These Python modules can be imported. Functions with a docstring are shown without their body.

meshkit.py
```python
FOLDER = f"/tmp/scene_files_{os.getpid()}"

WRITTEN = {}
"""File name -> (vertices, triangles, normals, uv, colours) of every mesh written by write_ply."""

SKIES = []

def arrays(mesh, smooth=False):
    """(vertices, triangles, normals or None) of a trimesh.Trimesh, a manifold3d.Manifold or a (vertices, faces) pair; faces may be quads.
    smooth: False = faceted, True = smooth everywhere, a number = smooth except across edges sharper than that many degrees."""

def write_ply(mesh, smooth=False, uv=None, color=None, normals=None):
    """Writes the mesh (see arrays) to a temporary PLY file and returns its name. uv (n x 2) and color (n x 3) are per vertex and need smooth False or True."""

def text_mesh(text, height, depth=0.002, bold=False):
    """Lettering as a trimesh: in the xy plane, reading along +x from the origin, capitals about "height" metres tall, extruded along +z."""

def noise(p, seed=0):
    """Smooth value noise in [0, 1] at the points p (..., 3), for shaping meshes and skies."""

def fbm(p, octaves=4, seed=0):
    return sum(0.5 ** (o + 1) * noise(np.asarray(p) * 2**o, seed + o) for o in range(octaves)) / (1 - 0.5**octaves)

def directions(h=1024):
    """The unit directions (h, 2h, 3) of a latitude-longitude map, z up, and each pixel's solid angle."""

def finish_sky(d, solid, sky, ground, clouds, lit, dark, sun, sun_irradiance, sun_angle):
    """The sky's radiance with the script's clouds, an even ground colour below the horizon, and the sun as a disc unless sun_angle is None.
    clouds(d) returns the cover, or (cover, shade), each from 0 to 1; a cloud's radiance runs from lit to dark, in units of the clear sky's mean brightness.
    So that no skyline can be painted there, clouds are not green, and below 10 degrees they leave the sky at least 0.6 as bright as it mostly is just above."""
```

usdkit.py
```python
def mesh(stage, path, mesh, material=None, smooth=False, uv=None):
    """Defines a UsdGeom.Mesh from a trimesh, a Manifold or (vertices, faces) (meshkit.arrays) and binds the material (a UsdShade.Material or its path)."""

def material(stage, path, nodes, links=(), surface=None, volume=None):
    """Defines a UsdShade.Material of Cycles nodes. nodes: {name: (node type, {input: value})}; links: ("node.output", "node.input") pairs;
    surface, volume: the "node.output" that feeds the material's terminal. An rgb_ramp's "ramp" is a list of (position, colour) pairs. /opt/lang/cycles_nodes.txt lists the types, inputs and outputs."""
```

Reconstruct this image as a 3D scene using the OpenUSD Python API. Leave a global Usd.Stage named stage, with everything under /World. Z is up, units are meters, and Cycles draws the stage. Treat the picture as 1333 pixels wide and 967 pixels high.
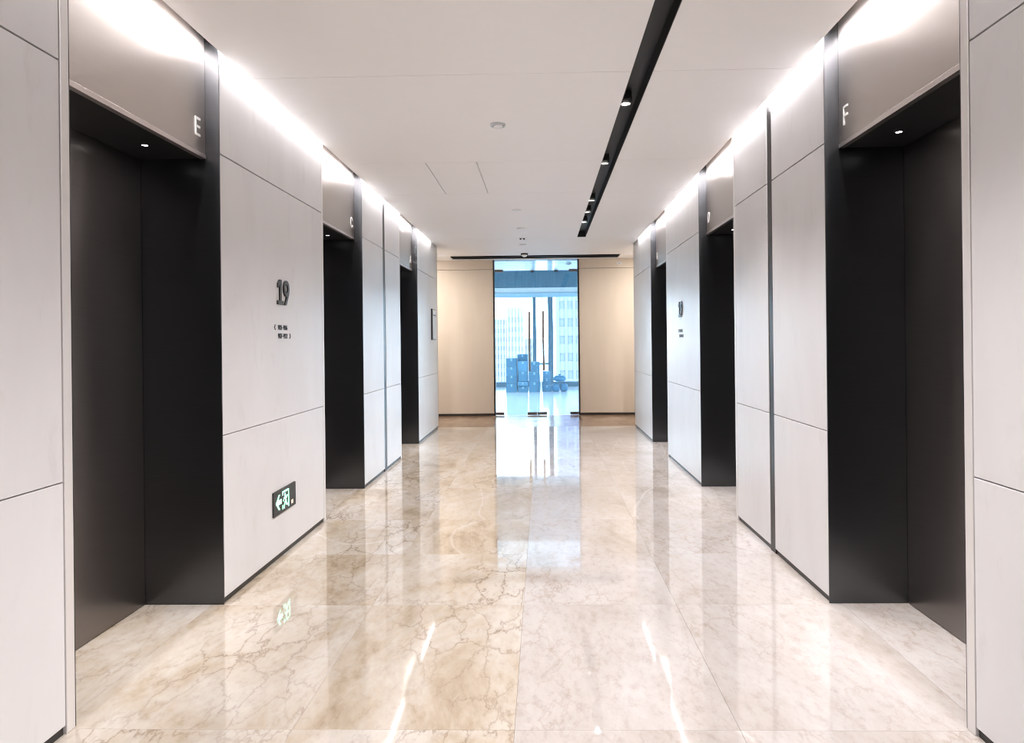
import math, random
import numpy as np, trimesh, usdkit, meshkit
from shapely.geometry import Polygon, LineString, Point, box as sbox
from shapely.ops import unary_union
from pxr import Usd, UsdGeom, UsdLux, UsdShade, Gf, Sdf

random.seed(7)
stage = Usd.Stage.CreateInMemory()
UsdGeom.SetStageUpAxis(stage, 'Z'); UsdGeom.SetStageMetersPerUnit(stage, 1.0)
UsdGeom.Xform.Define(stage, '/World'); UsdGeom.Scope.Define(stage, '/World/Looks')

# ------------------------------------------------------------------ camera, sky, exposure, large lights
CAM_H, YAW, ROLL, FPX = 1.3204, 0.0226, -0.0107, 880.0
PPX, PPY = 686.6, 445.1
AP = 36.0
EXPOSURE = 0.38
cam = UsdGeom.Camera.Define(stage, '/World/camera')
cam.CreateProjectionAttr('perspective')
cam.CreateHorizontalApertureAttr(AP); cam.CreateVerticalApertureAttr(AP * 967 / 1333)
cam.CreateFocalLengthAttr(FPX / 1333 * AP)
cam.CreateHorizontalApertureOffsetAttr(-(PPX - 666.5) / 1333 * AP)
cam.CreateVerticalApertureOffsetAttr((PPY - 483.5) / 1333 * AP)
cam.CreateClippingRangeAttr(Gf.Vec2f(0.05, 5000)); cam.CreateExposureAttr(EXPOSURE)
fw = np.array([-math.sin(YAW), math.cos(YAW), 0]); r0 = np.array([math.cos(YAW), math.sin(YAW), 0]); u0 = np.array([0, 0, 1.0])
rt = math.cos(ROLL) * r0 + math.sin(ROLL) * u0; up = -math.sin(ROLL) * r0 + math.cos(ROLL) * u0
cam.AddTransformOp().Set(Gf.Matrix4d(*rt, 0, *up, 0, *(-fw), 0, 0, 0, CAM_H, 1))

WL, WR, H = 1.637, 1.418, 2.8            # wall planes, ceiling height
ENDY, RAFTY, REARY = 10.511, 11.54, 12.15
GAP = 0.022                              # cove gap between ceiling raft and walls
TOP = 3.06                               # top of the cove slots
SKY, COVE, SPOT, ALC, CROSS, OFFICE = 2.0, 230.0, 5900.0, 10500.0, 440.0, 110.0

dome = UsdLux.DomeLight.Define(stage, '/World/sky_light')
dome.CreateIntensityAttr(SKY); dome.CreateColorAttr(Gf.Vec3f(0.80, 0.92, 1.0))

def rect_light(name, loc, w, h, power, col, rx=0, ry=0):
    l = UsdLux.RectLight.Define(stage, '/World/' + name)
    l.CreateWidthAttr(w); l.CreateHeightAttr(h); l.CreateIntensityAttr(power); l.CreateColorAttr(Gf.Vec3f(*col))
    l.AddTranslateOp().Set(Gf.Vec3d(*loc)); l.AddRotateXYZOp().Set(Gf.Vec3f(rx, ry, 0)); return l
WARM, NEUT = (1.0, 0.965, 0.985), (1.0, 0.975, 1.0)
CREAM = (1.0, 0.95, 0.885)
# LED strips inside the cove slots along both walls
for i, (x, s) in enumerate(((-WL + GAP - 0.004, -1), (WR - GAP + 0.004, 1))):
    rect_light('cove_light_%03d' % i, (x, 3.9, 2.852), 0.010, 12.0, COVE, NEUT, ry=-s * 15)

# ------------------------------------------------------------------ materials
LK = '/World/Looks/'
def mat(name, nodes, links=(), out='p.BSDF'):
    return usdkit.material(stage, LK + name, nodes, links, surface=out)
def plain(name, col, rough=0.5, metal=0.0, **k):
    return mat(name, {'p': ('principled_bsdf', dict(base_color=col, roughness=rough, metallic=metal, **k))})

def stone():
    n = {'g': ('geometry', {}), 'o': ('object_info', {}), 'rv': ('combine_xyz', {}), 'rm': ('math', dict(math_type='multiply', value2=37.0)),
         'ad': ('vector_math', dict(math_type='add')), 'mp': ('mapping', dict(scale=(1.0, 1.0, 0.35), rotation=(0.25, 0.15, 0))),
         'n1': ('noise_texture', dict(scale=2.2, detail=6, roughness=0.6, distortion=0.8)),
         'n2': ('noise_texture', dict(scale=9.0, detail=8, roughness=0.65, distortion=0.6)),
         'r1': ('rgb_ramp', dict(ramp=[(0.3, (0.63, 0.617, 0.617)), (0.55, (0.665, 0.655, 0.655)), (0.75, (0.685, 0.677, 0.68))])),
         'r2': ('rgb_ramp', dict(ramp=[(0.30, (0.90, 0.89, 0.88)), (0.42, (1, 1, 1)), (1, (1, 1, 1))])),
         'mx': ('mix', dict(mix_type='multiply', fac=0.6)), 'p': ('principled_bsdf', dict(roughness=0.32, specular_ior_level=0.4))}
    l = [('o.random', 'rm.value1'), ('rm.value', 'rv.x'), ('rm.value', 'rv.y'), ('g.position', 'ad.vector1'), ('rv.vector', 'ad.vector2'), ('ad.vector', 'mp.vector'),
         ('mp.vector', 'n1.vector'), ('mp.vector', 'n2.vector'), ('n1.fac', 'r1.fac'), ('n2.fac', 'r2.fac'), ('r1.color', 'mx.color1'), ('r2.color', 'mx.color2'), ('mx.color', 'p.base_color')]
    return mat('stone_white', n, l)

def marble(name, cols, vein, white, ior, strength=0.75, rough=0.035):
    n = {'g': ('geometry', {}), 'o': ('object_info', {}), 'rv': ('combine_xyz', {}), 'rm': ('math', dict(math_type='multiply', value2=23.0)),
         'ad': ('vector_math', dict(math_type='add')), 'mp': ('mapping', dict(rotation=(0, 0, 0.62), scale=(1.6, 0.8, 1))),
         'n1': ('noise_texture', dict(scale=1.5, detail=9, roughness=0.66, distortion=0.5)),
         'r1': ('rgb_ramp', dict(ramp=[(0.28, cols[0]), (0.43, cols[1]), (0.58, cols[2]), (0.75, cols[3])])),
         'nd': ('noise_texture', dict(scale=3.5, detail=7, roughness=0.65)), 'dv': ('vector_math', dict(math_type='multiply_add', vector2=(0.42, 0.42, 0.42))),
         'v': ('voronoi_texture', dict(feature='distance_to_edge', scale=4.2)),
         'r2': ('rgb_ramp', dict(ramp=[(0.0, (1, 1, 1)), (0.012, (0.7, 0.7, 0.7)), (0.035, (0.12, 0.12, 0.12)), (0.09, (0, 0, 0)), (1, (0, 0, 0))])),
         'n4': ('noise_texture', dict(scale=1.1, detail=4)), 'r4': ('rgb_ramp', dict(ramp=[(0.44, (0.03, 0.03, 0.03)), (0.66, (1, 1, 1))])),
         'mm': ('math', dict(math_type='multiply')), 'ms': ('math', dict(math_type='multiply', value2=strength)),
         'n3': ('noise_texture', dict(scale=0.42, detail=2, roughness=0.3, distortion=0.1)),
         's3': ('math', dict(math_type='subtract', value2=0.36)), 'a3': ('math', dict(math_type='absolute')),
         'r3': ('rgb_ramp', dict(ramp=[(0.0, (0.26, 0.26, 0.26)), (0.0015, (0.12, 0.12, 0.12)), (0.004, (0, 0, 0)), (1, (0, 0, 0))])),
         'n5': ('noise_texture', dict(scale=16, detail=8, roughness=0.75)), 'r5': ('rgb_ramp', dict(ramp=[(0.32, (0.80, 0.76, 0.72)), (0.48, (0.97, 0.965, 0.96)), (0.7, (1.03, 1.03, 1.03))])),
         'm1': ('mix', dict(mix_type='mix', color2=vein)), 'm2': ('mix', dict(mix_type='mix', color2=white)), 'm5': ('mix', dict(mix_type='multiply', fac=0.9)),
         'p': ('principled_bsdf', dict(roughness=rough, ior=ior))}
    l = [('o.random', 'rm.value1'), ('rm.value', 'rv.x'), ('rm.value', 'rv.z'), ('g.position', 'ad.vector1'), ('rv.vector', 'ad.vector2'), ('ad.vector', 'mp.vector')]
    l += [('mp.vector', k + '.vector') for k in ('n1', 'n3', 'n4', 'n5', 'nd')]
    l += [('nd.color', 'dv.vector1'), ('mp.vector', 'dv.vector3'), ('dv.vector', 'v.vector'), ('v.distance', 'r2.fac'),
          ('n1.fac', 'r1.fac'), ('n4.fac', 'r4.fac'), ('r2.color', 'mm.value1'), ('r4.color', 'mm.value2'),
          ('mm.value', 'ms.value1'), ('ms.value', 'm1.fac'), ('r1.color', 'm1.color1'), ('n3.fac', 's3.value1'), ('s3.value', 'a3.value1'), ('a3.value', 'r3.fac'),
          ('r3.color', 'm2.fac'), ('m1.color', 'm2.color1'), ('m2.color', 'm5.color1'), ('n5.fac', 'r5.fac'), ('r5.color', 'm5.color2'), ('m5.color', 'p.base_color')]
    return mat(name, n, l)

def metal(name, col, rough, scale=(2, 2, 220), bump=0.02, aniso=0.4):
    n = {'g': ('geometry', {}), 'mp': ('mapping', dict(scale=scale)), 'n': ('noise_texture', dict(scale=3, detail=3)),
         'r': ('map_range', dict(to_min=rough - 0.012, to_max=rough + 0.015)), 'p': ('principled_bsdf', dict(base_color=col, metallic=1.0, anisotropic=aniso))}
    return mat(name, n, [('g.position', 'mp.vector'), ('mp.vector', 'n.vector'), ('n.fac', 'r.value'), ('r.result', 'p.roughness')])

def fabric(name, c1, c2):
    n = {'g': ('geometry', {}), 'mp': ('mapping', dict(scale=(3, 3, 0.4))), 'n': ('noise_texture', dict(scale=4, detail=6)),
         'r': ('rgb_ramp', dict(ramp=[(0.3, c1), (0.7, c2)])), 'p': ('principled_bsdf', dict(roughness=0.6))}
    return mat(name, n, [('g.position', 'mp.vector'), ('mp.vector', 'n.vector'), ('n.fac', 'r.fac'), ('r.color', 'p.base_color')])

M = {}
M['stone'] = stone()
M['marble'] = marble('marble_beige', [(0.30, 0.22, 0.14), (0.45, 0.38, 0.295), (0.52, 0.47, 0.41), (0.57, 0.53, 0.49)], (0.15, 0.085, 0.045), (0.74, 0.70, 0.67), 1.85, 0.65)
M['marble_pale'] = marble('marble_pale', [(0.35, 0.305, 0.265), (0.435, 0.395, 0.36), (0.48, 0.445, 0.42), (0.52, 0.485, 0.47)], (0.27, 0.19, 0.13), (0.76, 0.72, 0.70), 1.85, 0.45)
M['marble_brown'] = marble('marble_brown', [(0.12, 0.07, 0.045), (0.22, 0.14, 0.09), (0.30, 0.20, 0.13), (0.36, 0.26, 0.18)], (0.08, 0.045, 0.025), (0.5, 0.4, 0.3), 1.5, rough=0.2)
M['bronze'] = metal('bronze_dark', (0.52, 0.475, 0.44), 0.34)  # lit tone of the elevator bronze, for the headers
M['bronze_jamb'] = metal('bronze_jamb', (0.112, 0.116, 0.124), 0.30)  # same bronze as the headers, darkened to carry the recess shade
M['bronze_door'] = metal('bronze_door', (0.25, 0.23, 0.22), 0.30)  # same bronze again, alcove shade put into the door colour
M['bronze_strip'] = metal('bronze_strip', (0.05, 0.046, 0.044), 0.3)
M['steel'] = plain('edge_satin', (0.70, 0.675, 0.66), 0.35, 0.25)
M['lip'] = metal('steel_lip', (0.62, 0.57, 0.55), 0.35)
M['black'] = plain('black_matt', (0.012, 0.012, 0.013), 0.5)
M['dark_core'] = plain('joint_dark', (0.035, 0.030, 0.028), 0.8)
M['grout'] = plain('grout_tan', (0.22, 0.17, 0.13), 0.8)
M['plinth'] = plain('plinth_black', (0.015, 0.014, 0.014), 0.35)
M['soffit_black'] = plain('soffit_black', (0.010, 0.010, 0.011), 0.45)
M['paint'] = fabric('ceiling_paint', (0.90, 0.89, 0.895), (0.91, 0.90, 0.905))
M['white_plastic'] = plain('white_plastic', (0.82, 0.82, 0.82), 0.35)
M['grey_plastic'] = plain('grey_plastic', (0.55, 0.58, 0.60), 0.3)
M['letter_white'] = plain('letter_white', (0.9, 0.89, 0.87), 0.3)
M['letter_dark'] = plain('letter_dark', (0.035, 0.034, 0.036), 0.35, 0.3)
M['beige'] = fabric('beige_panel', (0.68, 0.585, 0.485), (0.70, 0.605, 0.505))
M['base_dark'] = plain('baseboard_dark', (0.03, 0.022, 0.02), 0.4)
M['glass'] = mat('door_glass', {'t': ('transparent_bsdf', dict(color=(0.85, 0.94, 0.99))), 'g': ('glossy_bsdf', dict(color=(0.95, 0.98, 1.0), roughness=0.01)), 'f': ('fresnel', dict(IOR=1.45)), 'm': ('mix_closure', {})},
                 [('f.fac', 'm.fac'), ('t.BSDF', 'm.closure1'), ('g.BSDF', 'm.closure2')], 'm.closure')
M['window_glass'] = mat('window_glass', {'t': ('transparent_bsdf', dict(color=(0.93, 0.97, 1.0))), 'g': ('glossy_bsdf', dict(roughness=0.01)), 'f': ('fresnel', dict(IOR=1.3)), 'm': ('mix_closure', {})},
                 [('f.fac', 'm.fac'), ('t.BSDF', 'm.closure1'), ('g.BSDF', 'm.closure2')], 'm.closure')
M['handle'] = plain('handle_steel', (0.30, 0.31, 0.33), 0.3, 1.0)
M['patch'] = plain('patch_steel', (0.22, 0.22, 0.23), 0.3, 1.0)
M['frame_blue'] = plain('window_frame_grey', (0.16, 0.25, 0.32), 0.4, 0.2)  # grey frame with the blue cast put into its colour
M['office_floor'] = plain('office_floor_white', (0.80, 0.86, 0.92), 0.12)  # office tones from here carry the blue cast in their colour
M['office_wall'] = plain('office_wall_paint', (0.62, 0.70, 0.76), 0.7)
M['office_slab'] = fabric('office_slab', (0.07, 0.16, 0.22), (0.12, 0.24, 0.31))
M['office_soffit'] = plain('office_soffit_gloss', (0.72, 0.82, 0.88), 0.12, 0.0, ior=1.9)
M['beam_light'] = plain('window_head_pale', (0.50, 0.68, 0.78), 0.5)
def cardboard(name, c):
    n = {'o': ('object_info', {}), 'r': ('rgb_ramp', dict(ramp=[(0, tuple(0.8 * x for x in c)), (1, tuple(1.15 * x for x in c))])), 'p': ('principled_bsdf', dict(roughness=0.7))}
    return mat(name, n, [('o.random', 'r.fac'), ('r.color', 'p.base_color')])
M['carton'] = cardboard('carton_blue', (0.12, 0.28, 0.42))  # blue cast of light and glass put into the carton colour
M['tape'] = plain('carton_tape', (0.30, 0.50, 0.66), 0.4)
M['sack'] = cardboard('sack_blue', (0.09, 0.23, 0.37))  # same blue cast put into the sack colour
M['tower'] = [plain('tower_pale', (0.36, 0.34, 0.37), 0.8), plain('tower_blue', (0.17, 0.195, 0.30), 0.6), plain('tower_grey', (0.36, 0.35, 0.39), 0.8)]  # haze over the city is put into the tower and band tones
M['tower_band'] = plain('tower_window_band', (0.20, 0.225, 0.32), 0.4)
M['ground'] = plain('city_ground', (0.45, 0.47, 0.46), 0.9)
M['lens'] = mat('lamp_lens', {'e': ('emission', dict(color=(1.0, 0.95, 0.88), strength=5.0))}, [], 'e.emission')
M['exit_glow'] = mat('exit_glow', {'e': ('emission', dict(color=(0.28, 1.0, 0.62), strength=3.6))}, [], 'e.emission')
M['exit_lamp'] = mat('exit_lamp', {'e': ('emission', dict(color=(1.0, 0.85, 0.70), strength=0.8))}, [], 'e.emission')
M['exit_plate'] = plain('exit_plate', (0.022, 0.020, 0.018), 0.4)

# ------------------------------------------------------------------ helpers
used = {}
def numbered(parent, name):
    k = parent + '/' + name; c = used.get(k, 0); used[k] = c + 1
    return k if c == 0 else '%s_%03d' % (k, c)
def tag(prim, label=None, cat=None, group=None, kind=None):
    for k, v in (('label', label), ('category', cat), ('group', group), ('kind', kind)):
        if v: prim.SetCustomDataByKey(k, v)
def thing(name, label=None, cat=None, loc=(0, 0, 0), group=None, kind=None, rz=0):
    x = UsdGeom.Xform.Define(stage, numbered('/World', name)); x.AddTranslateOp().Set(Gf.Vec3d(*map(float, loc)))
    if rz: x.AddRotateZOp().Set(rz)
    tag(x.GetPrim(), label, cat, group, kind); return x
def obj(name, mesh, m, parent=None, smooth=False, label=None, cat=None, group=None, kind=None):
    path = numbered('/World' if parent is None else str(parent.GetPath()), name)
    if parent is not None:
        t = parent
        loc = np.zeros(3)
        mesh = mesh.copy()
        # vertices are given in world space: bring them into the parent's space
        mtx = np.array(UsdGeom.XformCache().GetLocalToWorldTransform(t.GetPrim())).T
        mesh.apply_transform(np.linalg.inv(mtx))
    g = usdkit.mesh(stage, path, mesh, m, smooth=smooth); tag(g.GetPrim(), label, cat, group, kind); return g
def bx(x0, x1, y0, y1, z0, z1, b=0.0):
    x0, x1 = sorted((x0, x1)); y0, y1 = sorted((y0, y1)); z0, z1 = sorted((z0, z1))
    if b <= 0:
        m = trimesh.creation.box([x1 - x0, y1 - y0, z1 - z0]); m.apply_translation([(x0 + x1) / 2, (y0 + y1) / 2, (z0 + z1) / 2]); return m
    b = min(b, (x1 - x0) * .45, (y1 - y0) * .45, (z1 - z0) * .45); pts = []
    for sx in (0, 1):
        for sy in (0, 1):
            for sz in (0, 1):
                c = np.array([(x0, x1)[sx], (y0, y1)[sy], (z0, z1)[sz]]); d = np.array([(1, -1)[sx], (1, -1)[sy], (1, -1)[sz]]) * b
                for k in range(3):
                    e = d.copy(); e[k] = 0; pts.append(c + e)
    return trimesh.Trimesh(pts).convex_hull
def cyl(p0, p1, r, n=24):
    return trimesh.creation.cylinder(radius=r, segment=[p0, p1], sections=n)
def lathe(prof, loc, flip=False, n=40):
    m = trimesh.creation.revolve(np.array(prof, float), sections=n)
    m.apply_translation(loc); m.fix_normals(); return m
def cat(*ms): return trimesh.util.concatenate(list(ms))
def on_wall(m, side, y, z, off):
    """A flat mesh in xy (reading along +x, depth +z) put on a side wall plane (off: distance of the plane from x = 0)."""
    m = m.copy(); v = m.vertices.copy(); o = np.empty_like(v)
    if side < 0: o[:, 0] = -off + v[:, 2]; o[:, 1] = y + v[:, 0]
    else:        o[:, 0] = off - v[:, 2]; o[:, 1] = y - v[:, 0]
    o[:, 2] = z + v[:, 1]; m.vertices = o; m.fix_normals(); return m
def extr(shape, h):
    gs = getattr(shape, 'geoms', [shape])
    return cat(*[trimesh.creation.extrude_polygon(g, h, engine='earcut') for g in gs if g.area > 1e-9])

# ------------------------------------------------------------------ setting: walls of the lobby
PORT = {-1: [(2.319, 3.412, 'E'), (5.036, 6.132, 'C'), (7.757, 8.845, 'A')], 1: [(2.319, 3.412, 'F'), (5.036, 6.132, 'D'), (7.757, 8.845, 'B')]}
SEG = {-1: [(-2.2, -0.403), (-0.397, 2.266), (3.414, 4.986), (6.134, 6.926), (7.030, 7.707), (8.847, ENDY)],
        1: [(-2.2, -0.403), (-0.397, 2.266), (3.414, 4.194), (4.282, 4.986), (6.134, 7.707), (8.847, ENDY)]}
STRIP = {-1: (6.926, 7.030), 1: (4.194, 4.282)}
ALCD = {-1: 0.404, 1: 0.386}
for s, nm, W in ((-1, 'left', WL), (1, 'right', WR)):
    w = thing('wall_' + nm, 'pale stone clad lobby wall on the %s side with dark elevator recesses' % nm, kind='structure')
    for y0, y1 in SEG[s]:
        for z0, z1 in ((0.032, 0.857), (0.861, 2.295), (2.301, TOP)):
            obj('stone_panel', bx(s * W, s * (W + 0.03), y0 + 0.0015, y1 - 0.0015, z0, z1, 0.0015), M['stone'], w)
        obj('plinth', bx(s * (W + 0.010), s * (W + 0.05), y0, y1, 0.0, 0.030), M['plinth'], w)
        obj('backing', bx(s * (W + 0.031), s * (W + 0.30), y0, y1 - (0.01 if y1 == ENDY else 0), 0.030, TOP), M['dark_core'], w)
    y0, y1 = STRIP[s]
    obj('recess_strip', bx(s * (W + 0.004), s * (W + 0.05), y0, y1, 0.0, TOP), M['bronze_strip'], w, label='dark bronze vertical strip set back between the stone panels')
    obj('shaft_wall', bx(s * (W + 0.48), s * (W + 0.60), -2.3, ENDY - 0.03, 0, 3.10), M['dark_core'], w)
    obj('end_panel', bx(s * W, s * (W + 2.6), ENDY - 0.02, ENDY, 0.032, TOP), M['stone'], w)
b = thing('wall_back', 'pale stone wall closing the lobby behind the viewpoint', kind='structure')
for k in range(4):
    xa = -WL + k * (WL + WR) / 4
    for z0, z1 in ((0.0, 0.857), (0.861, 2.295), (2.301, TOP)):
        obj('stone_panel', bx(xa + 0.002, xa + (WL + WR) / 4 - 0.002, -2.24, -2.2, z0, z1, 0.0015), M['stone'], b)
obj('backing', bx(-WL - 0.6, WR + 0.6, -2.36, -2.241, 0, 3.10), M['dark_core'], b)

# ------------------------------------------------------------------ floor
fl = thing('floor', 'polished beige marble floor of large tiles with brown veins', kind='structure')
rows = [-2.2, -1.49, -0.40, 0.69, 1.50, 2.30, 3.395, 4.21, 5.03, 6.125, 6.95, 7.757, 8.845, 9.68, 10.53]
cols = [-WL - 0.06, -0.873, -0.11, 0.654, WR + 0.06]
J = 0.0004
for y0, y1 in zip(rows, rows[1:]):
    for x0, x1 in zip(cols, cols[1:]):
        obj('tile', bx(x0 + J, x1 - J, y0 + J, y1 - J, -0.02, 0, 0.0003), M['marble'] if x0 < -0.5 else M['marble_pale'], fl)
for s, W in ((-1, WL), (1, WR)):
    for yn, yf, _ in PORT[s]:
        ym = (yn + yf) / 2
        obj('tile', bx(s * (W + 0.06 + J), s * (W + 0.46), yn - 0.02, yf + 0.02, -0.02, 0, 0.0003), M['marble'] if s < 0 else M['marble_pale'], fl)
xs = [-4.2, -3.16, -2.40, -1.637, -0.873, -0.11, 0.654, 1.418, 2.18, 2.94, 4.0]
for x0, x1 in zip(xs, xs[1:]):
    obj('border_tile', bx(x0 + J, x1 - J, 10.53 + J, 11.34 - J, -0.02, 0, 0.0008), M['marble_brown'], fl)
    obj('border_tile', bx(x0 + J, x1 - J, 11.34 + J, REARY + 0.02, -0.02, 0, 0.0008), M['marble_brown'], fl)
obj('bed', bx(-4.3, 4.1, -2.3, REARY + 0.02, -0.06, -0.0205), M['grout'], fl)

# ------------------------------------------------------------------ ceiling raft with light channel opening
CX0, CX1, CY1 = 0.505, 0.622, 9.60
ce = thing('ceiling', 'flat white painted lobby ceiling with one dark light channel', kind='structure')
XA, XB = -WL + GAP, WR - GAP
HX0, HX1, HY0, HY1 = -0.945, -0.530, 5.53, 6.70
yb = [-2.2, 3.725, HY0 - 0.003, HY1 + 0.003, CY1, RAFTY]
S = 0.0018
def board(x0, x1, y0, y1): obj('ceiling_board', bx(x0 + S, x1 - S, y0 + S, y1 - S, H, H + 0.05), M['paint'], ce)
for y0, y1 in zip(yb, yb[1:]):
    if y0 == CY1: board(XA, XB, y0, y1); continue
    board(CX1, XB, y0, y1)
    if y0 == HY0 - 0.003:
        board(XA, HX0 - 0.004, y0, y1); board(HX1 + 0.004, CX0, y0, y1)
    else: board(XA, CX0, y0, y1)
obj('slab', bx(-4.4, 4.2, -2.36, REARY + 0.1, 3.10, 3.18), M['dark_core'], ce)
for s, W in ((-1, WL), (1, WR)):
    obj('cove_lid', bx(s * (W - 0.10), s * (W + 0.48), -2.3, RAFTY, TOP + 0.002, TOP + 0.022), M['paint'], ce)
    obj('cove_end', bx(s * (W - 0.001), s * (W - GAP + 0.001), ENDY - 0.05, ENDY - 0.03, H + 0.01, TOP), M['paint'], ce)  # unseen cap added to keep cove light off the rear wall
    obj('cove_side', bx(s * (W - GAP), s * (W - GAP - 0.02), -2.2, RAFTY, H + 0.051, TOP), M['paint'], ce)
# the crossing corridor's ceiling beyond the raft
c2 = thing('ceiling', 'cream ceiling of the crossing corridor beside the raft end', kind='structure')
obj('ceiling_board', bx(-4.3, -WL - 0.004, ENDY + 0.004, RAFTY, H + 0.03, H + 0.06), M['paint'], c2)
obj('ceiling_board', bx(WR + 0.004, 4.1, ENDY + 0.004, RAFTY, H + 0.03, H + 0.06), M['paint'], c2)
obj('ceiling_board', bx(-4.3, -1.585, RAFTY + 0.002, REARY, H, H + 0.06), M['paint'], c2)
obj('ceiling_board', bx(1.345, 4.1, RAFTY + 0.002, REARY, H, H + 0.06), M['paint'], c2)
obj('ceiling_board', bx(-1.585, 1.345, 12.06, REARY, H, H + 0.06), M['paint'], c2)

# access hatch
hatch = obj('access_hatch', bx(HX0, HX1, HY0, HY1, H - 0.0005, H + 0.02, 0.002), M['paint'], None, label='white rectangular access hatch flush in the ceiling left of the light channel', cat='hatch')

# light channel
ch = thing('light_channel', 'long black recessed lighting channel running down the white ceiling', 'light channel', (0.56, 4.0, H))
e = 0.0015
obj('channel_top', bx(CX0 - 0.01, CX1 + 0.01, -2.2, CY1 + 0.01, H + 0.085, H + 0.095), M['black'], ch)
obj('channel_side', bx(CX0 - 0.0, CX0 + 0.003, -2.19, CY1, H + 0.0005, H + 0.085), M['black'], ch)
obj('channel_side', bx(CX1 - 0.003, CX1, -2.19, CY1, H + 0.0005, H + 0.085), M['black'], ch)
obj('channel_end', bx(CX0 + 0.003, CX1 - 0.003, CY1 - 0.003, CY1, H + 0.0005, H + 0.085), M['black'], ch)
spots = [(0.1, ''), (1.55, ''), (2.93, 'large black spotlight at the top edge of the picture'), (4.27, 'black spotlight second along the ceiling channel, showing an oval white lens'),
         (5.69, 'black spotlight third along the ceiling channel'), (7.18, 'black spotlight fourth along the ceiling channel'),
         (7.82, 'black spotlight fifth along the ceiling channel, next to last'), (8.47, 'farthest black spotlight near the end of the ceiling channel')]
for i, (y, lab) in enumerate(spots):
    if i < 2: lab = 'black spotlight in the ceiling channel overhead, %s of those out of view' % ('first', 'last')[i]
    x = 0.538; sp = thing('spotlight', lab, 'spotlight', (x, y, H))
    obj('housing', cat(bx(x - 0.028, x + 0.034, y - 0.035, y + 0.035, H + 0.03, H + 0.084, 0.004), bx(x + 0.030, x + 0.036, y - 0.045, y + 0.045, H + 0.012, H + 0.05, 0.002)), M['black'], sp)
    obj('reflector', lathe([(0.020, 0), (0.029, -0.018), (0.031, -0.018), (0.024, 0.0), (0.020, 0)], (x, y, H + 0.030)), M['white_plastic'], sp, smooth=40)
    obj('lens', cyl((x, y, H + 0.026), (x, y, H + 0.029), 0.021), M['lens'], sp)
    l = UsdLux.SphereLight.Define(stage, str(sp.GetPath()) + '/spot_light'); l.CreateRadiusAttr(0.025); l.CreateIntensityAttr(SPOT * (1.15 if y < 3.5 else 0.7 if y > 7 else 1.0)); l.CreateColorAttr(Gf.Vec3f(*WARM))
    sh = UsdLux.ShapingAPI.Apply(l.GetPrim()); sh.CreateShapingConeAngleAttr(61.0); sh.CreateShapingConeSoftnessAttr(1.0)
    l.AddTranslateOp().Set(Gf.Vec3d(0, 0, 0.006)); l.AddRotateYOp().Set(11.0)        # heads aimed a little to the left

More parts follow.
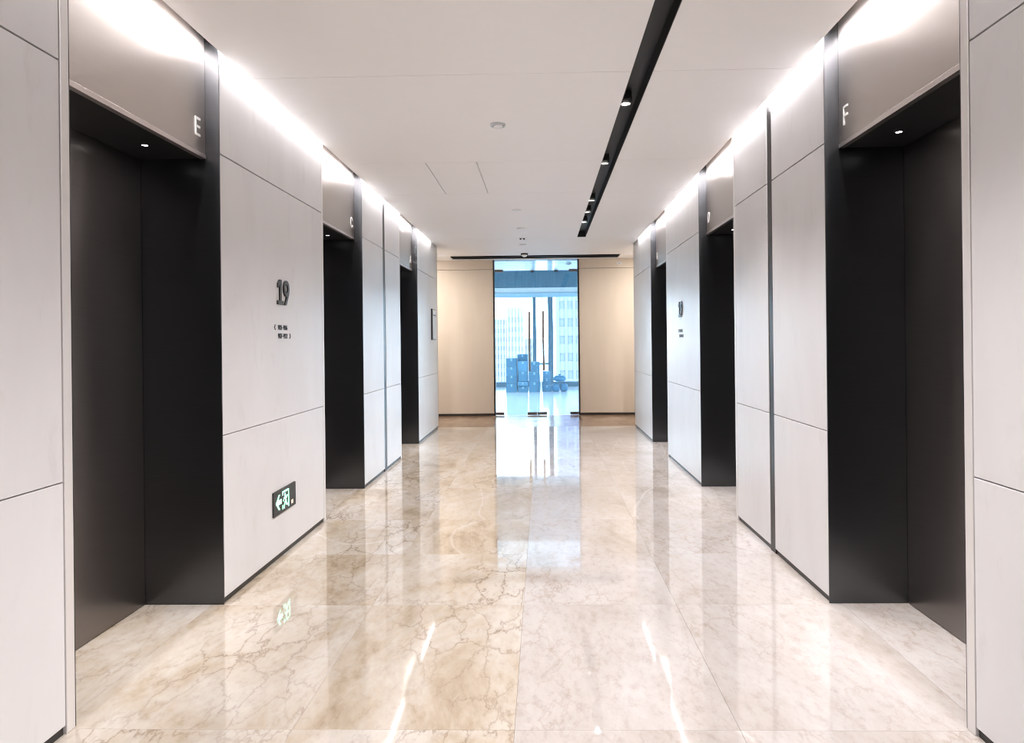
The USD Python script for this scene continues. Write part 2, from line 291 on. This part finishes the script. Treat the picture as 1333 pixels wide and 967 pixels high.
# ------------------------------------------------------------------ elevator entrances
def elevator(s, W, yn, yf, let):
    al = ALCD[s]; X = lambda a: s * (W + a)
    where = {'E': 'nearest on the left', 'C': 'second on the left', 'A': 'farthest on the left', 'F': 'nearest on the right', 'D': 'second on the right', 'B': 'farthest on the right'}[let]
    t = thing('elevator', 'dark bronze elevator entrance %s, lettered %s on its header' % (where, let), 'elevator', (X(0), (yn + yf) / 2, 0))
    obj('edge_trim', bx(X(-0.001), X(0.03), yn - 0.049, yn - 0.007, 0.0, TOP, 0.002), M['steel'], t, label='pale satin metal edge strip')
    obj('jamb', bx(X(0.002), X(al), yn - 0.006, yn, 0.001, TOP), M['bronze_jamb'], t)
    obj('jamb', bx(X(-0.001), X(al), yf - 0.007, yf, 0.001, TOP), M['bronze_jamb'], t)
    h = obj('header', bx(X(0.070), X(0.095), yn + 0.001, yf - 0.008, 2.292, TOP, 0.001), M['bronze'], t)
    def sub(name, mesh, m, lab=None):
        v = mesh.copy(); v.apply_translation([-X(0), -(yn + yf) / 2, 0])
        g = usdkit.mesh(stage, numbered(str(h.GetPath()), name), v, m); tag(g.GetPrim(), lab)
    sub('lip', bx(X(0.066), X(0.095), yn + 0.001, yf - 0.008, 2.268, 2.289, 0.001), M['lip'], 'lighter folded metal lip')
    tm = meshkit.text_mesh(let, 0.092, 0.004); tm.vertices[:, 0] *= 0.86; tm.vertices[:, 0] -= tm.vertices[:, 0].min()
    wd = tm.vertices[:, 0].max(); ystart = (yf - 0.062 - wd) if s < 0 else (yf - 0.062)
    sub('letter', on_wall(tm, s, ystart, 2.365, W + 0.0695), M['letter_white'], 'white letter %s' % let)
    obj('soffit', bx(X(0.096), X(al + 0.02), yn + 0.001, yf - 0.008, 2.272, 2.288), M['soffit_black'], t)
    ym = (yn + yf) / 2
    obj('door_leaf', bx(X(al), X(al + 0.03), yn - 0.005, ym - 0.0015, 0.004, 2.271), M['bronze_door'], t)
    obj('door_leaf', bx(X(al), X(al + 0.03), ym + 0.0015, yf - 0.0095, 0.004, 2.271), M['bronze_door'], t)
    obj('back_plate', bx(X(al + 0.031), X(al + 0.05), yn - 0.01, yf + 0.01, 0.0, TOP), M['black'], t)
    # its recessed downlight
    dx, dy = X(0.235), yf - 0.255
    d = thing('downlight', 'tiny round downlight under the header of elevator %s' % let, 'downlight', (dx, dy, 2.272), group=None)
    obj('ring', lathe([(0.014, 0), (0.024, 0), (0.024, -0.003), (0.014, -0.002), (0.014, 0)], (dx, dy, 2.272)), M['black'], d, smooth=40)
    obj('lens', cyl((dx, dy, 2.2695), (dx, dy, 2.2715), 0.0135), M['lens'], d)
    for k, yy in enumerate((dy, yn + 0.255)):
        l = UsdLux.SphereLight.Define(stage, str(d.GetPath()) + '/bulb_%d' % k); l.CreateRadiusAttr(0.012); l.CreateIntensityAttr(ALC); l.CreateColorAttr(Gf.Vec3f(*WARM))
        sh = UsdLux.ShapingAPI.Apply(l.GetPrim()); sh.CreateShapingConeAngleAttr(22.0); sh.CreateShapingConeSoftnessAttr(0.9)
        l.AddTranslateOp().Set(Gf.Vec3d(0, yy - dy, -0.015))
for s, W in ((-1, WL), (1, WR)):
    for yn, yf, let in PORT[s]: elevator(s, W, yn, yf, let)

# ------------------------------------------------------------------ wall signs
def floor_sign(s, W, yc, z0, where):
    t = thing('floor_number', 'dark raised floor number 19 on the %s' % where, 'sign', (s * W, yc, z0))
    a = meshkit.text_mesh('1', 0.148, 0.010, bold=True); c = meshkit.text_mesh('9', 0.148, 0.010, bold=True)
    for m_, x in ((a, 0), (c, 1)):
        m_.vertices[:, 0] -= m_.vertices[:, 0].min(); m_.vertices[:, 0] *= 0.88
    wa, wc = a.vertices[:, 0].max(), c.vertices[:, 0].max(); tot = wa + wc + 0.008
    c.vertices[:, 0] += wa + 0.008
    for m_ in (a, c): m_.vertices[:, 0] -= tot / 2
    obj('numeral', on_wall(a, s, yc, z0, W - 0.0005), M['letter_dark'], t); obj('numeral', on_wall(c, s, yc, z0, W - 0.0005), M['letter_dark'], t)
    r = thing('room_sign', 'small dark room numbers with arrows below the 19 on the %s' % where, 'sign', (s * W, yc, z0 - 0.21))
    for txt, x0, zz in (('901-906', -0.08, -0.160), ('907-912', -0.08, -0.213)):
        m_ = meshkit.text_mesh(txt, 0.029, 0.003, bold=True); m_.vertices[:, 0] -= m_.vertices[:, 0].min(); m_.vertices[:, 0] *= 0.150 / m_.vertices[:, 0].max(); m_.vertices[:, 0] += x0
        obj('room_numbers', on_wall(m_, s, yc, z0 + zz, W - 0.0005), M['letter_dark'], r)
    for x0, zz, d in ((-0.135, -0.160, 1), (0.110, -0.213, -1)):
        tip, back = (0, 0.013) if d > 0 else (0.013, 0)
        ar = LineString([(back, 0.030), (tip, 0.0145), (back, -0.001)]).buffer(0.0032, cap_style=2, join_style=2)
        m_ = extr(ar, 0.003); m_.vertices[:, 0] += x0
        obj('arrow', on_wall(m_, s, yc, z0 + zz, W - 0.0005), M['letter_dark'], r)
floor_sign(-1, WL, 4.225, 1.573, 'near left stone wall')
floor_sign(1, WR, 6.955, 1.565, 'far right stone wall')

# exit sign, low on the left wall
EY, EZ = 4.210, 0.352
ex = thing('exit_sign', 'dark emergency exit sign with glowing green running figure and arrow low on the left wall', 'exit sign', (-WL, EY, EZ))
pl = sbox(-0.180, -0.074, 0.180, 0.074).buffer(-0.004).buffer(0.004)
obj('plate', on_wall(extr(pl, 0.010), -1, EY, EZ, WL), M['exit_plate'], ex)
arrow = unary_union([Polygon([(-0.150, 0), (-0.104, 0.046), (-0.088, 0.046), (-0.115, 0.014), (-0.062, 0.014), (-0.062, -0.014), (-0.115, -0.014), (-0.088, -0.046), (-0.104, -0.046)])])
obj('arrow', on_wall(extr(arrow, 0.0015), -1, EY, EZ, WL - 0.010), M['exit_glow'], ex)
frame = unary_union([sbox(-0.045, 0.046, 0.058, 0.056), sbox(0.048, -0.056, 0.058, 0.056), sbox(-0.045, 0.030, -0.036, 0.056), sbox(-0.045, -0.056, -0.036, -0.030)])
obj('doorway', on_wall(extr(frame, 0.0015), -1, EY, EZ, WL - 0.010), M['exit_glow'], ex)
fig = unary_union([Point(-0.004, 0.029).buffer(0.010), LineString([(0.002, 0.014), (0.010, -0.012)]).buffer(0.0085), LineString([(0.002, 0.014), (-0.020, 0.008), (-0.030, -0.004)]).buffer(0.0042),
                   LineString([(0.003, 0.014), (0.022, 0.008), (0.034, 0.017)]).buffer(0.0042), LineString([(0.009, -0.012), (-0.012, -0.024), (-0.016, -0.050)]).buffer(0.0055),
                   LineString([(0.010, -0.012), (0.020, -0.034), (0.040, -0.040)]).buffer(0.0055)])
obj('running_figure', on_wall(extr(fig, 0.0015), -1, EY, EZ, WL - 0.010), M['exit_glow'], ex)
obj('indicator', on_wall(extr(sbox(0.100, -0.054, 0.130, -0.030), 0.002), -1, EY, EZ, WL - 0.010), M['exit_lamp'], ex)

# hall call panel on the far end of the left wall
cp = thing('call_panel', 'narrow grey wall panel with dark side edge on the far left stone wall', 'control panel', (-WL, 10.06, 1.36))
obj('housing', bx(-WL, -WL + 0.022, 9.90, 10.21, 1.365, 1.825, 0.003), M['letter_dark'], cp)
obj('face_plate', bx(-WL + 0.022, -WL + 0.026, 9.915, 10.20, 1.375, 1.815, 0.001), M['grey_plastic'], cp)
obj('display', bx(-WL + 0.026, -WL + 0.028, 9.95, 10.17, 1.745, 1.80), M['white_plastic'], cp)
obj('display_frame', bx(-WL + 0.026, -WL + 0.0275, 9.93, 10.19, 1.725, 1.74), M['black'], cp)
obj('button', cyl((-WL + 0.026, 10.06, 1.40), (-WL + 0.032, 10.06, 1.40), 0.02), M['white_plastic'], cp)

# ------------------------------------------------------------------ ceiling fittings down the middle
def disc(name, label, cname, x, y, r, h, m, m2=None):
    t = thing(name, label, cname, (x, y, H))
    obj('ring', lathe([(r * 0.72, 0), (r, 0), (r * 0.96, -h), (r * 0.72, -h * 0.9), (r * 0.72, 0)], (x, y, H)), m, t, smooth=35)
    obj('cover', lathe([(0, -h * 0.4), (r * 0.62, -h * 0.4), (r * 0.6, -h * 1.3), (0, -h * 1.6)], (x, y, H)), m2 or m, t, smooth=35)
    obj('gap_ring', cyl((x, y, H - h * 0.35), (x, y, H - 0.0003), r * 0.72), M['dark_core'], t)
disc('sprinkler', 'round concealed sprinkler cap nearest on the white ceiling', 'sprinkler', -0.289, 4.587, 0.052, 0.012, M['grey_plastic'], M['white_plastic'])
disc('smoke_detector', 'faint white round detector in the middle of the ceiling', 'detector', -0.276, 7.55, 0.055, 0.010, M['white_plastic'])
disc('smoke_detector', 'faint white round detector far along the ceiling, before two dark dots', 'detector', -0.265, 8.78, 0.060, 0.010, M['white_plastic'])
disc('smoke_detector', 'faint white round detector close to the dome camera on the ceiling', 'detector', -0.285, 10.25, 0.055, 0.010, M['white_plastic'])
t = thing('sprinkler', 'small pendant sprinkler with two dark dots far along the ceiling', 'sprinkler', (-0.276, 9.63, H))
for x in (-0.300, -0.252):
    obj('head', lathe([(0, 0), (0.014, 0), (0.014, -0.012), (0.008, -0.02), (0, -0.022)], (x, 9.63, H)), M['letter_dark'], t, smooth=35)
obj('rose', lathe([(0, 0), (0.05, 0), (0.048, -0.003), (0, -0.004)], (-0.276, 9.63, H)), M['white_plastic'], t, smooth=35)
t = thing('dome_camera', 'black and white dome security camera under the ceiling end', 'camera', (-0.29, 11.3, H))
obj('base', lathe([(0, 0), (0.062, 0), (0.060, -0.024), (0, -0.024)], (-0.29, 11.3, H)), M['black'], t, smooth=35)
obj('dome', lathe([(0, -0.024), (0.048, -0.024), (0.042, -0.042), (0.026, -0.056), (0, -0.062)], (-0.29, 11.3, H)), M['white_plastic'], t, smooth=50)

# linear air slot between raft and rear wall
sl = thing('air_slot', 'long black linear air slot in the ceiling above the glass door', 'vent', (-0.12, 11.8, H))
obj('trough_top', bx(-1.58, 1.34, RAFTY + 0.004, 12.056, H + 0.05, H + 0.06), M['black'], sl)
for k in range(4):
    ya = RAFTY + 0.006 + k * 0.135
    obj('slat', bx(-1.58, 1.34, ya, ya + 0.012, H + 0.001, H + 0.05), M['black'], sl)

# ------------------------------------------------------------------ rear wall, glass door
DX0, DX1, DXC, DH = -0.857, 0.637, -0.110, 2.632
rw = thing('wall_rear', 'warm beige panelled wall on both sides of the glass door', kind='structure')
for a, c in ((-4.3, DX0 - 0.026), (DX1 + 0.026, 4.1)):
    obj('beige_panel', bx(a, c, REARY, REARY + 0.03, 0.04, DH - 0.003, 0.002), M['beige'], rw)
    obj('beige_panel', bx(a, c, REARY, REARY + 0.03, DH + 0.003, H, 0.002), M['beige'], rw)
    obj('backing', bx(a, c, REARY + 0.031, REARY + 0.2, 0, H + 0.15), M['dark_core'], rw)
for a, c, nm in ((-4.3, DX0 - 0.026, 'left'), (DX1 + 0.026, 4.1, 'right')):
    obj('baseboard_rear_' + nm, bx(a, c, REARY - 0.006, REARY + 0.02, 0.0, 0.036), M['base_dark'], None, label='dark low skirting under the beige wall %s of the glass door' % nm, kind='structure')
obj('trim_1', bx(DX0 - 0.025, DX0 - 0.001, REARY - 0.01, REARY + 0.10, 0, H), M['black'], None, label='thin black upright frame at the left of the glass door', kind='structure')
obj('trim_2', bx(DX1 + 0.001, DX1 + 0.025, REARY - 0.01, REARY + 0.10, 0, H), M['black'], None, label='thin black upright frame at the right of the glass door', kind='structure')
for nm, X in (('wall_crossing_left', -4.3), ('wall_crossing_right', 4.1)):
    obj(nm, bx(X, X + (0.1 if X > 0 else -0.1), ENDY - 0.1, REARY + 0.1, 0, 2.98), M['beige'], None, label='beige end wall of the crossing corridor, %s' % nm.split('_')[-1], kind='structure')
win = thing('window_1', 'clear glass transom above the glass door', kind='structure')
obj('pane', bx(DX0 + 0.002, DX1 - 0.002, REARY + 0.04, REARY + 0.052, DH + 0.004, H - 0.003), M['glass'], win)
def leaf(nm, x0, x1, side, hx):
    t = thing(nm, 'frameless glass door leaf, %s of the pair, with a long steel bar handle' % side, kind='structure', loc=((x0 + x1) / 2, REARY + 0.046, 0))
    obj('pane', bx(x0, x1, REARY + 0.040, REARY + 0.052, 0.008, DH - 0.002), M['glass'], t)
    out, inn = (x0, x1) if side == 'left' else (x1, x0); d = 1 if side == 'left' else -1
    obj('patch_fitting', bx(out, out + d * 0.150, REARY + 0.030, REARY + 0.062, DH - 0.052, DH - 0.002, 0.003), M['patch'], t)
    obj('patch_fitting', bx(out, out + d * 0.150, REARY + 0.030, REARY + 0.062, 0.006, 0.056, 0.003), M['patch'], t)
    obj('lock_patch', bx(inn, inn - d * 0.170, REARY + 0.030, REARY + 0.062, 0.006, 0.056, 0.003), M['patch'], t)
    hm = []
    for yy in (REARY - 0.010, REARY + 0.102):
        hm.append(cyl((hx, yy, 0.80), (hx, yy, 1.87), 0.019))
    for z in (0.98, 1.69): hm.append(cyl((hx, REARY - 0.010, z), (hx, REARY + 0.102, z), 0.009, 12))
    obj('handle', cat(*hm), M['handle'], t, smooth=40)
leaf('door_1', DX0 + 0.003, DXC - 0.003, 'left', -0.238)
leaf('door_2', DXC + 0.003, DX1 - 0.003, 'right', 0.012)
t = thing('sensor', 'small white oval wall sensor on the beige band right of the door', 'sensor', (1.385, REARY, 2.712))
ov = Point(0, 0).buffer(1, 24)
m_ = extr(ov, 0.02); m_.vertices = np.c_[m_.vertices[:, 0] * 0.048 + 1.385, REARY - m_.vertices[:, 2], m_.vertices[:, 1] * 0.022 + 2.712]; m_.fix_normals()
obj('body', m_, M['white_plastic'], t)
m2 = extr(ov, 0.006); m2.vertices = np.c_[m2.vertices[:, 0] * 0.030 + 1.385, REARY - 0.02 - m2.vertices[:, 2], m2.vertices[:, 1] * 0.012 + 2.712]; m2.fix_normals()
obj('lens', m2, M['grey_plastic'], t)
# lamps of the crossing corridor, out of view to both sides
for x, sd in ((-2.55, 'left'), (2.35, 'right')):
    t = thing('ceiling_lamp', 'round ceiling lamp in the crossing corridor to the %s, out of view' % sd, 'lamp', (x, 11.15, H + 0.03))
    obj('ring', lathe([(0.10, 0), (0.13, 0), (0.125, -0.012), (0.10, -0.01), (0.10, 0)], (x, 11.15, H + 0.03)), M['white_plastic'], t, smooth=35)
    obj('lens', cyl((x, 11.15, H + 0.022), (x, 11.15, H + 0.0295), 0.10), M['lens'], t)
    l = UsdLux.DiskLight.Define(stage, str(t.GetPath()) + '/bulb'); l.CreateRadiusAttr(0.1); l.CreateIntensityAttr(CROSS); l.CreateColorAttr(Gf.Vec3f(*CREAM)); l.AddTranslateOp().Set(Gf.Vec3d(0, 0, -0.02))

# ------------------------------------------------------------------ office behind the door
OY = 20.0
for x, sd in ((-4.2, 'left'), (4.2, 'right')):
    t = thing('ceiling_lamp', 'unseen square lamp added to light the cartons, far to the %s of the office' % sd, 'lamp', (x, 15.2, 3.5))
    obj('frame', bx(x - 0.62, x + 0.62, 14.58, 15.82, 3.46, 3.4995, 0.004), M['white_plastic'], t)
    rect = UsdLux.RectLight.Define(stage, str(t.GetPath()) + '/panel_light'); rect.CreateWidthAttr(1.1); rect.CreateHeightAttr(1.1); rect.CreateIntensityAttr(OFFICE); rect.CreateColorAttr(Gf.Vec3f(0.85, 0.95, 1.0)); rect.AddTranslateOp().Set(Gf.Vec3d(0, 0, -0.05))  # fill for the backlit cartons; these unseen lamps are added
obj('floor', bx(-6, 6, REARY + 0.021, OY + 0.1, -0.06, 0.0), M['office_floor'], None, label='glossy white floor of the empty office behind the glass door', kind='structure')
obj('wall_office_left', bx(-6.1, -6, REARY + 0.2, OY + 0.1, 0, 3.5), M['office_wall'], None, label='pale left wall of the empty office', kind='structure')
obj('wall_office_right', bx(6, 6.1, REARY + 0.2, OY + 0.1, 0, 3.5), M['office_wall'], None, label='pale right wall of the empty office', kind='structure')
obj('wall_office_front', cat(bx(-6, -4.3, REARY + 0.1, REARY + 0.2, 0, 3.5), bx(4.1, 6, REARY + 0.1, REARY + 0.2, 0, 3.5), bx(-6, 6, REARY + 0.1, REARY + 0.2, H + 0.15, 3.5)), M['office_wall'], None, label='pale office wall around the back of the glass door', kind='structure')
obj('ceiling', bx(-6, 6, REARY + 0.201, 14.0, H, H + 0.10), M['office_soffit'], None, label='glossy pale office soffit just behind the glass door', kind='structure')
obj('ceiling', cat(bx(-6.1, 6.1, 14.0, OY + 0.1, 3.5, 3.6), bx(-6, 6, 14.0, 14.02, H + 0.1, 3.5)), M['office_slab'], None, label='dark blue-cast bare slab ceiling of the office', kind='structure')
obj('wall_office_rear', bx(-6, 6, OY, OY + 0.12, 2.93, 3.5), M['office_slab'], None, label='dark blue-cast band of wall above the office windows', kind='structure')
for k, y in enumerate((15.6, 17.6)):
    obj('duct', bx(-6, 6, y, y + 0.18, 3.28, 3.40, 0.01), M['office_slab'], None, label=('nearer' if k == 0 else 'farther') + ' dark duct crossing under the bare office ceiling', cat='duct')
t = thing('smoke_detector', 'white round detector seen through the glass above the door', 'detector', (0.50, 12.75, H))
obj('base', lathe([(0, 0), (0.065, 0), (0.060, -0.02), (0, -0.02)], (0.50, 12.75, H)), M['white_plastic'], t, smooth=35)
obj('cover', lathe([(0, -0.02), (0.045, -0.02), (0.035, -0.04), (0, -0.045)], (0.50, 12.75, H)), M['grey_plastic'], t, smooth=35)
for k, x in enumerate((-0.20, 0.29)):
    obj('bracket', cat(bx(x - 0.04, x + 0.04, 13.94, 13.99, H - 0.03, H), bx(x - 0.03, x + 0.03, 13.95, 13.98, H - 0.045, H - 0.03)), M['black'], None, label='small black bracket under the office soffit edge, %s' % ('left' if k == 0 else 'right'), cat='bracket')
ww = thing('window_2', 'tall office window wall with grey mullions facing the city', kind='structure')
obj('sill', bx(-6, 6, OY - 0.03, OY + 0.1, 0.0, 0.145), M['frame_blue'], ww)
obj('head', bx(-6, 6, OY - 0.03, OY + 0.1, 2.64, 2.77, 0.003), M['beam_light'], ww)
obj('head_panel', bx(-6, 6, OY, OY + 0.1, 2.775, 2.925), M['white_plastic'], ww)
ml = [(-5.2, .10), (-4.3, .10), (-3.85, .15), (-2.24, .10), (-1.76, .15), (-0.24, .10), (0.236, .15), (1.76, .10), (2.24, .15), (3.76, .10), (4.24, .15), (5.4, .10)]
for x, wd in ml: obj('mullion', bx(x - wd / 2, x + wd / 2, OY - 0.03, OY + 0.08, 0.145, 2.64, 0.003), M['frame_blue'], ww)
for (xa, wa), (xb, wb) in zip(ml, ml[1:]):
    obj('pane', bx(xa + wa / 2, xb - wb / 2, OY + 0.02, OY + 0.03, 0.145, 2.64), M['window_glass'], ww)
    if xb - xa < 0.6: obj('sash_bar', bx(xa + wa / 2, xb - wb / 2, OY - 0.02, OY + 0.05, 0.64, 0.70, 0.003), M['frame_blue'], ww)

# cartons and sacks on the office floor
def carton(x0, x1, z0, z1, y, d, label, tape=True):
    t = thing('carton', label, 'box', ((x0 + x1) / 2, y + d / 2, z0))
    obj('body', bx(x0, x1, y, y + d, z0 + 0.001, z1 - 0.002, 0.006), M['carton'], t)
    xm = (x0 + x1) / 2
    obj('tape', bx(xm - 0.022, xm + 0.022, y - 0.0015, y, z1 - 0.075, z1 - 0.012), M['tape'], t)
    obj('lid_edge', bx(x0 + 0.003, x1 - 0.003, y - 0.003, y, z1 - 0.012, z1 - 0.006), M['tape'], t)
Y = 17.80
ordn = ['bottom', 'second from the floor', 'third from the floor', 'top']
for k in range(4): carton(-0.976, -0.692, k * 0.2235, (k + 1) * 0.2235, Y, 0.40, 'blue-cast carton in the leftmost stack behind the glass door, %s' % ordn[k])
for k in range(4): carton(-0.690, -0.415, k * 0.248, (k + 1) * 0.248, Y + 0.42, 0.35, 'blue-cast carton in the tall stack hidden behind the second stack, %s' % ordn[k])
carton(-0.664, -0.402, 0, 0.165, Y, 0.38, 'small blue-cast carton at the bottom of the second stack')
carton(-0.678, -0.392, 0.165, 0.274, Y - 0.03, 0.40, 'flat wide blue-cast carton low in the second stack')
carton(-0.655, -0.412, 0.274, 0.545, Y, 0.36, 'tall blue-cast carton just above the flat one in the second stack')
carton(-0.660, -0.408, 0.545, 0.812, Y, 0.36, 'blue-cast carton on top of the second stack')
for k in range(3): carton(-0.375, -0.085, k * 0.266, (k + 1) * 0.266, Y, 0.40, 'blue-cast carton in the third stack, beside the white tube, %s' % ['bottom', 'middle', 'top'][k])
for k in range(3): carton(-0.020 + 0.006 * k, 0.215 - 0.012 * k, k * 0.177, (k + 1) * 0.177, Y + 0.15, 0.36, 'blue-cast carton in the low stack right of the white tube, %s' % ['bottom', 'middle', 'top'][k])
t = thing('paper_tube', 'white upright tube standing between the carton stacks', 'tube', (-0.052, Y - 0.05, 0))
obj('tube', cyl((-0.052, Y - 0.05, 0.0), (-0.052, Y - 0.05, 0.30), 0.018), M['white_plastic'], t, smooth=40)
obj('cap', cyl((-0.052, Y - 0.05, 0.30), (-0.052, Y - 0.05, 0.312), 0.019), M['grey_plastic'], t, smooth=40)
def sack(x, y, z, rx, ry, rz_, seed, label):
    m_ = trimesh.creation.icosphere(3, 1.0); v = m_.vertices.copy()
    v = np.sign(v) * np.abs(v) ** 0.72
    v *= (1 + 0.20 * (meshkit.fbm(m_.vertices * 2.4 + 11 * seed, 3, seed)[:, None] - 0.5))
    v[:, 2] = np.maximum(v[:, 2], -0.92); v[:, 2] = (v[:, 2] + 0.92) / 1.9
    m_.vertices = v * [rx, ry, rz_] + [x, y, z]
    t = thing('sack', label, 'sack', (x, y, z)); obj('bag', m_, M['sack'], t, smooth=60)
    obj('tie', lathe([(0, 0), (0.03, 0), (0.02, 0.03), (0.035, 0.055), (0, 0.06)], (x, y, z + rz_ * 0.90), n=14), M['sack'], t, smooth=40)
sack(0.335, Y + 0.20, 0, 0.105, 0.14, 0.20, 1, 'lumpy blue-cast sack on the floor right beside the low carton stack')
sack(0.552, Y + 0.20, 0, 0.100, 0.14, 0.21, 2, 'rightmost lumpy blue-cast sack on the office floor')
sack(0.440, Y + 0.20, 0.268, 0.165, 0.14, 0.15, 3, 'lumpy blue-cast sack lying on top of the other two sacks')

# ------------------------------------------------------------------ city outside (nineteenth floor)
obj('ground', bx(-900, 900, 40, 1500, -72, -70), M['ground'], None, label='pale city ground far below the office windows', kind='structure')
def tower(x0, x1, y, d, z1, mi, label, step=3.6, setback=None, first=-20):
    t = thing('tower', label, 'building', ((x0 + x1) / 2, y + d / 2, -70))
    body = bx(x0, x1, y, y + d, -70, z1)
    obj('facade', body, M['tower'][mi], t)
    if setback: obj('crown', bx(x0 + setback, x1 - setback, y + setback, y + d - setback, z1, z1 + 4.5), M['tower'][mi], t)
    nb = []
    z = first
    while z < z1 - 2:
        nb.append(bx(x0 + 0.4, x1 - 0.4, y - 0.15, y, z, z + 1.7)); z += step
    obj('window_band', cat(*nb), M['tower_band'], t, kind='stuff')
    pil = [bx(x, x + 0.5, y - 0.45, y, -70, z1) for x in np.arange(x0, x1 - 0.4, max(1.2, (x1 - x0) / 9))]
    obj('pilaster', cat(*pil), M['tower'][mi], t, kind='stuff')
tower(-13.2, -7.0, 250, 9, 14.0, 0, 'haze-toned tower with stepped top seen left of the door handles', setback=1.0)
tower(-24, -13.6, 280, 12, 11.0, 2, 'lower haze-toned block at the left edge of the window view')
tower(-9.0, -3.0, 330, 9, 3.0, 2, 'low block with haze in its colour behind the steel handles')
tower(2.6, 16, 125, 12, 60, 1, 'large bluish tower filling the right window pane', step=3.2)
tower(-50, -30, 300, 20, 40, 0, 'tall haze-toned tower out of sight to the left')
tower(28, 44, 220, 16, 30, 2, 'mid grey tower out of sight to the right')
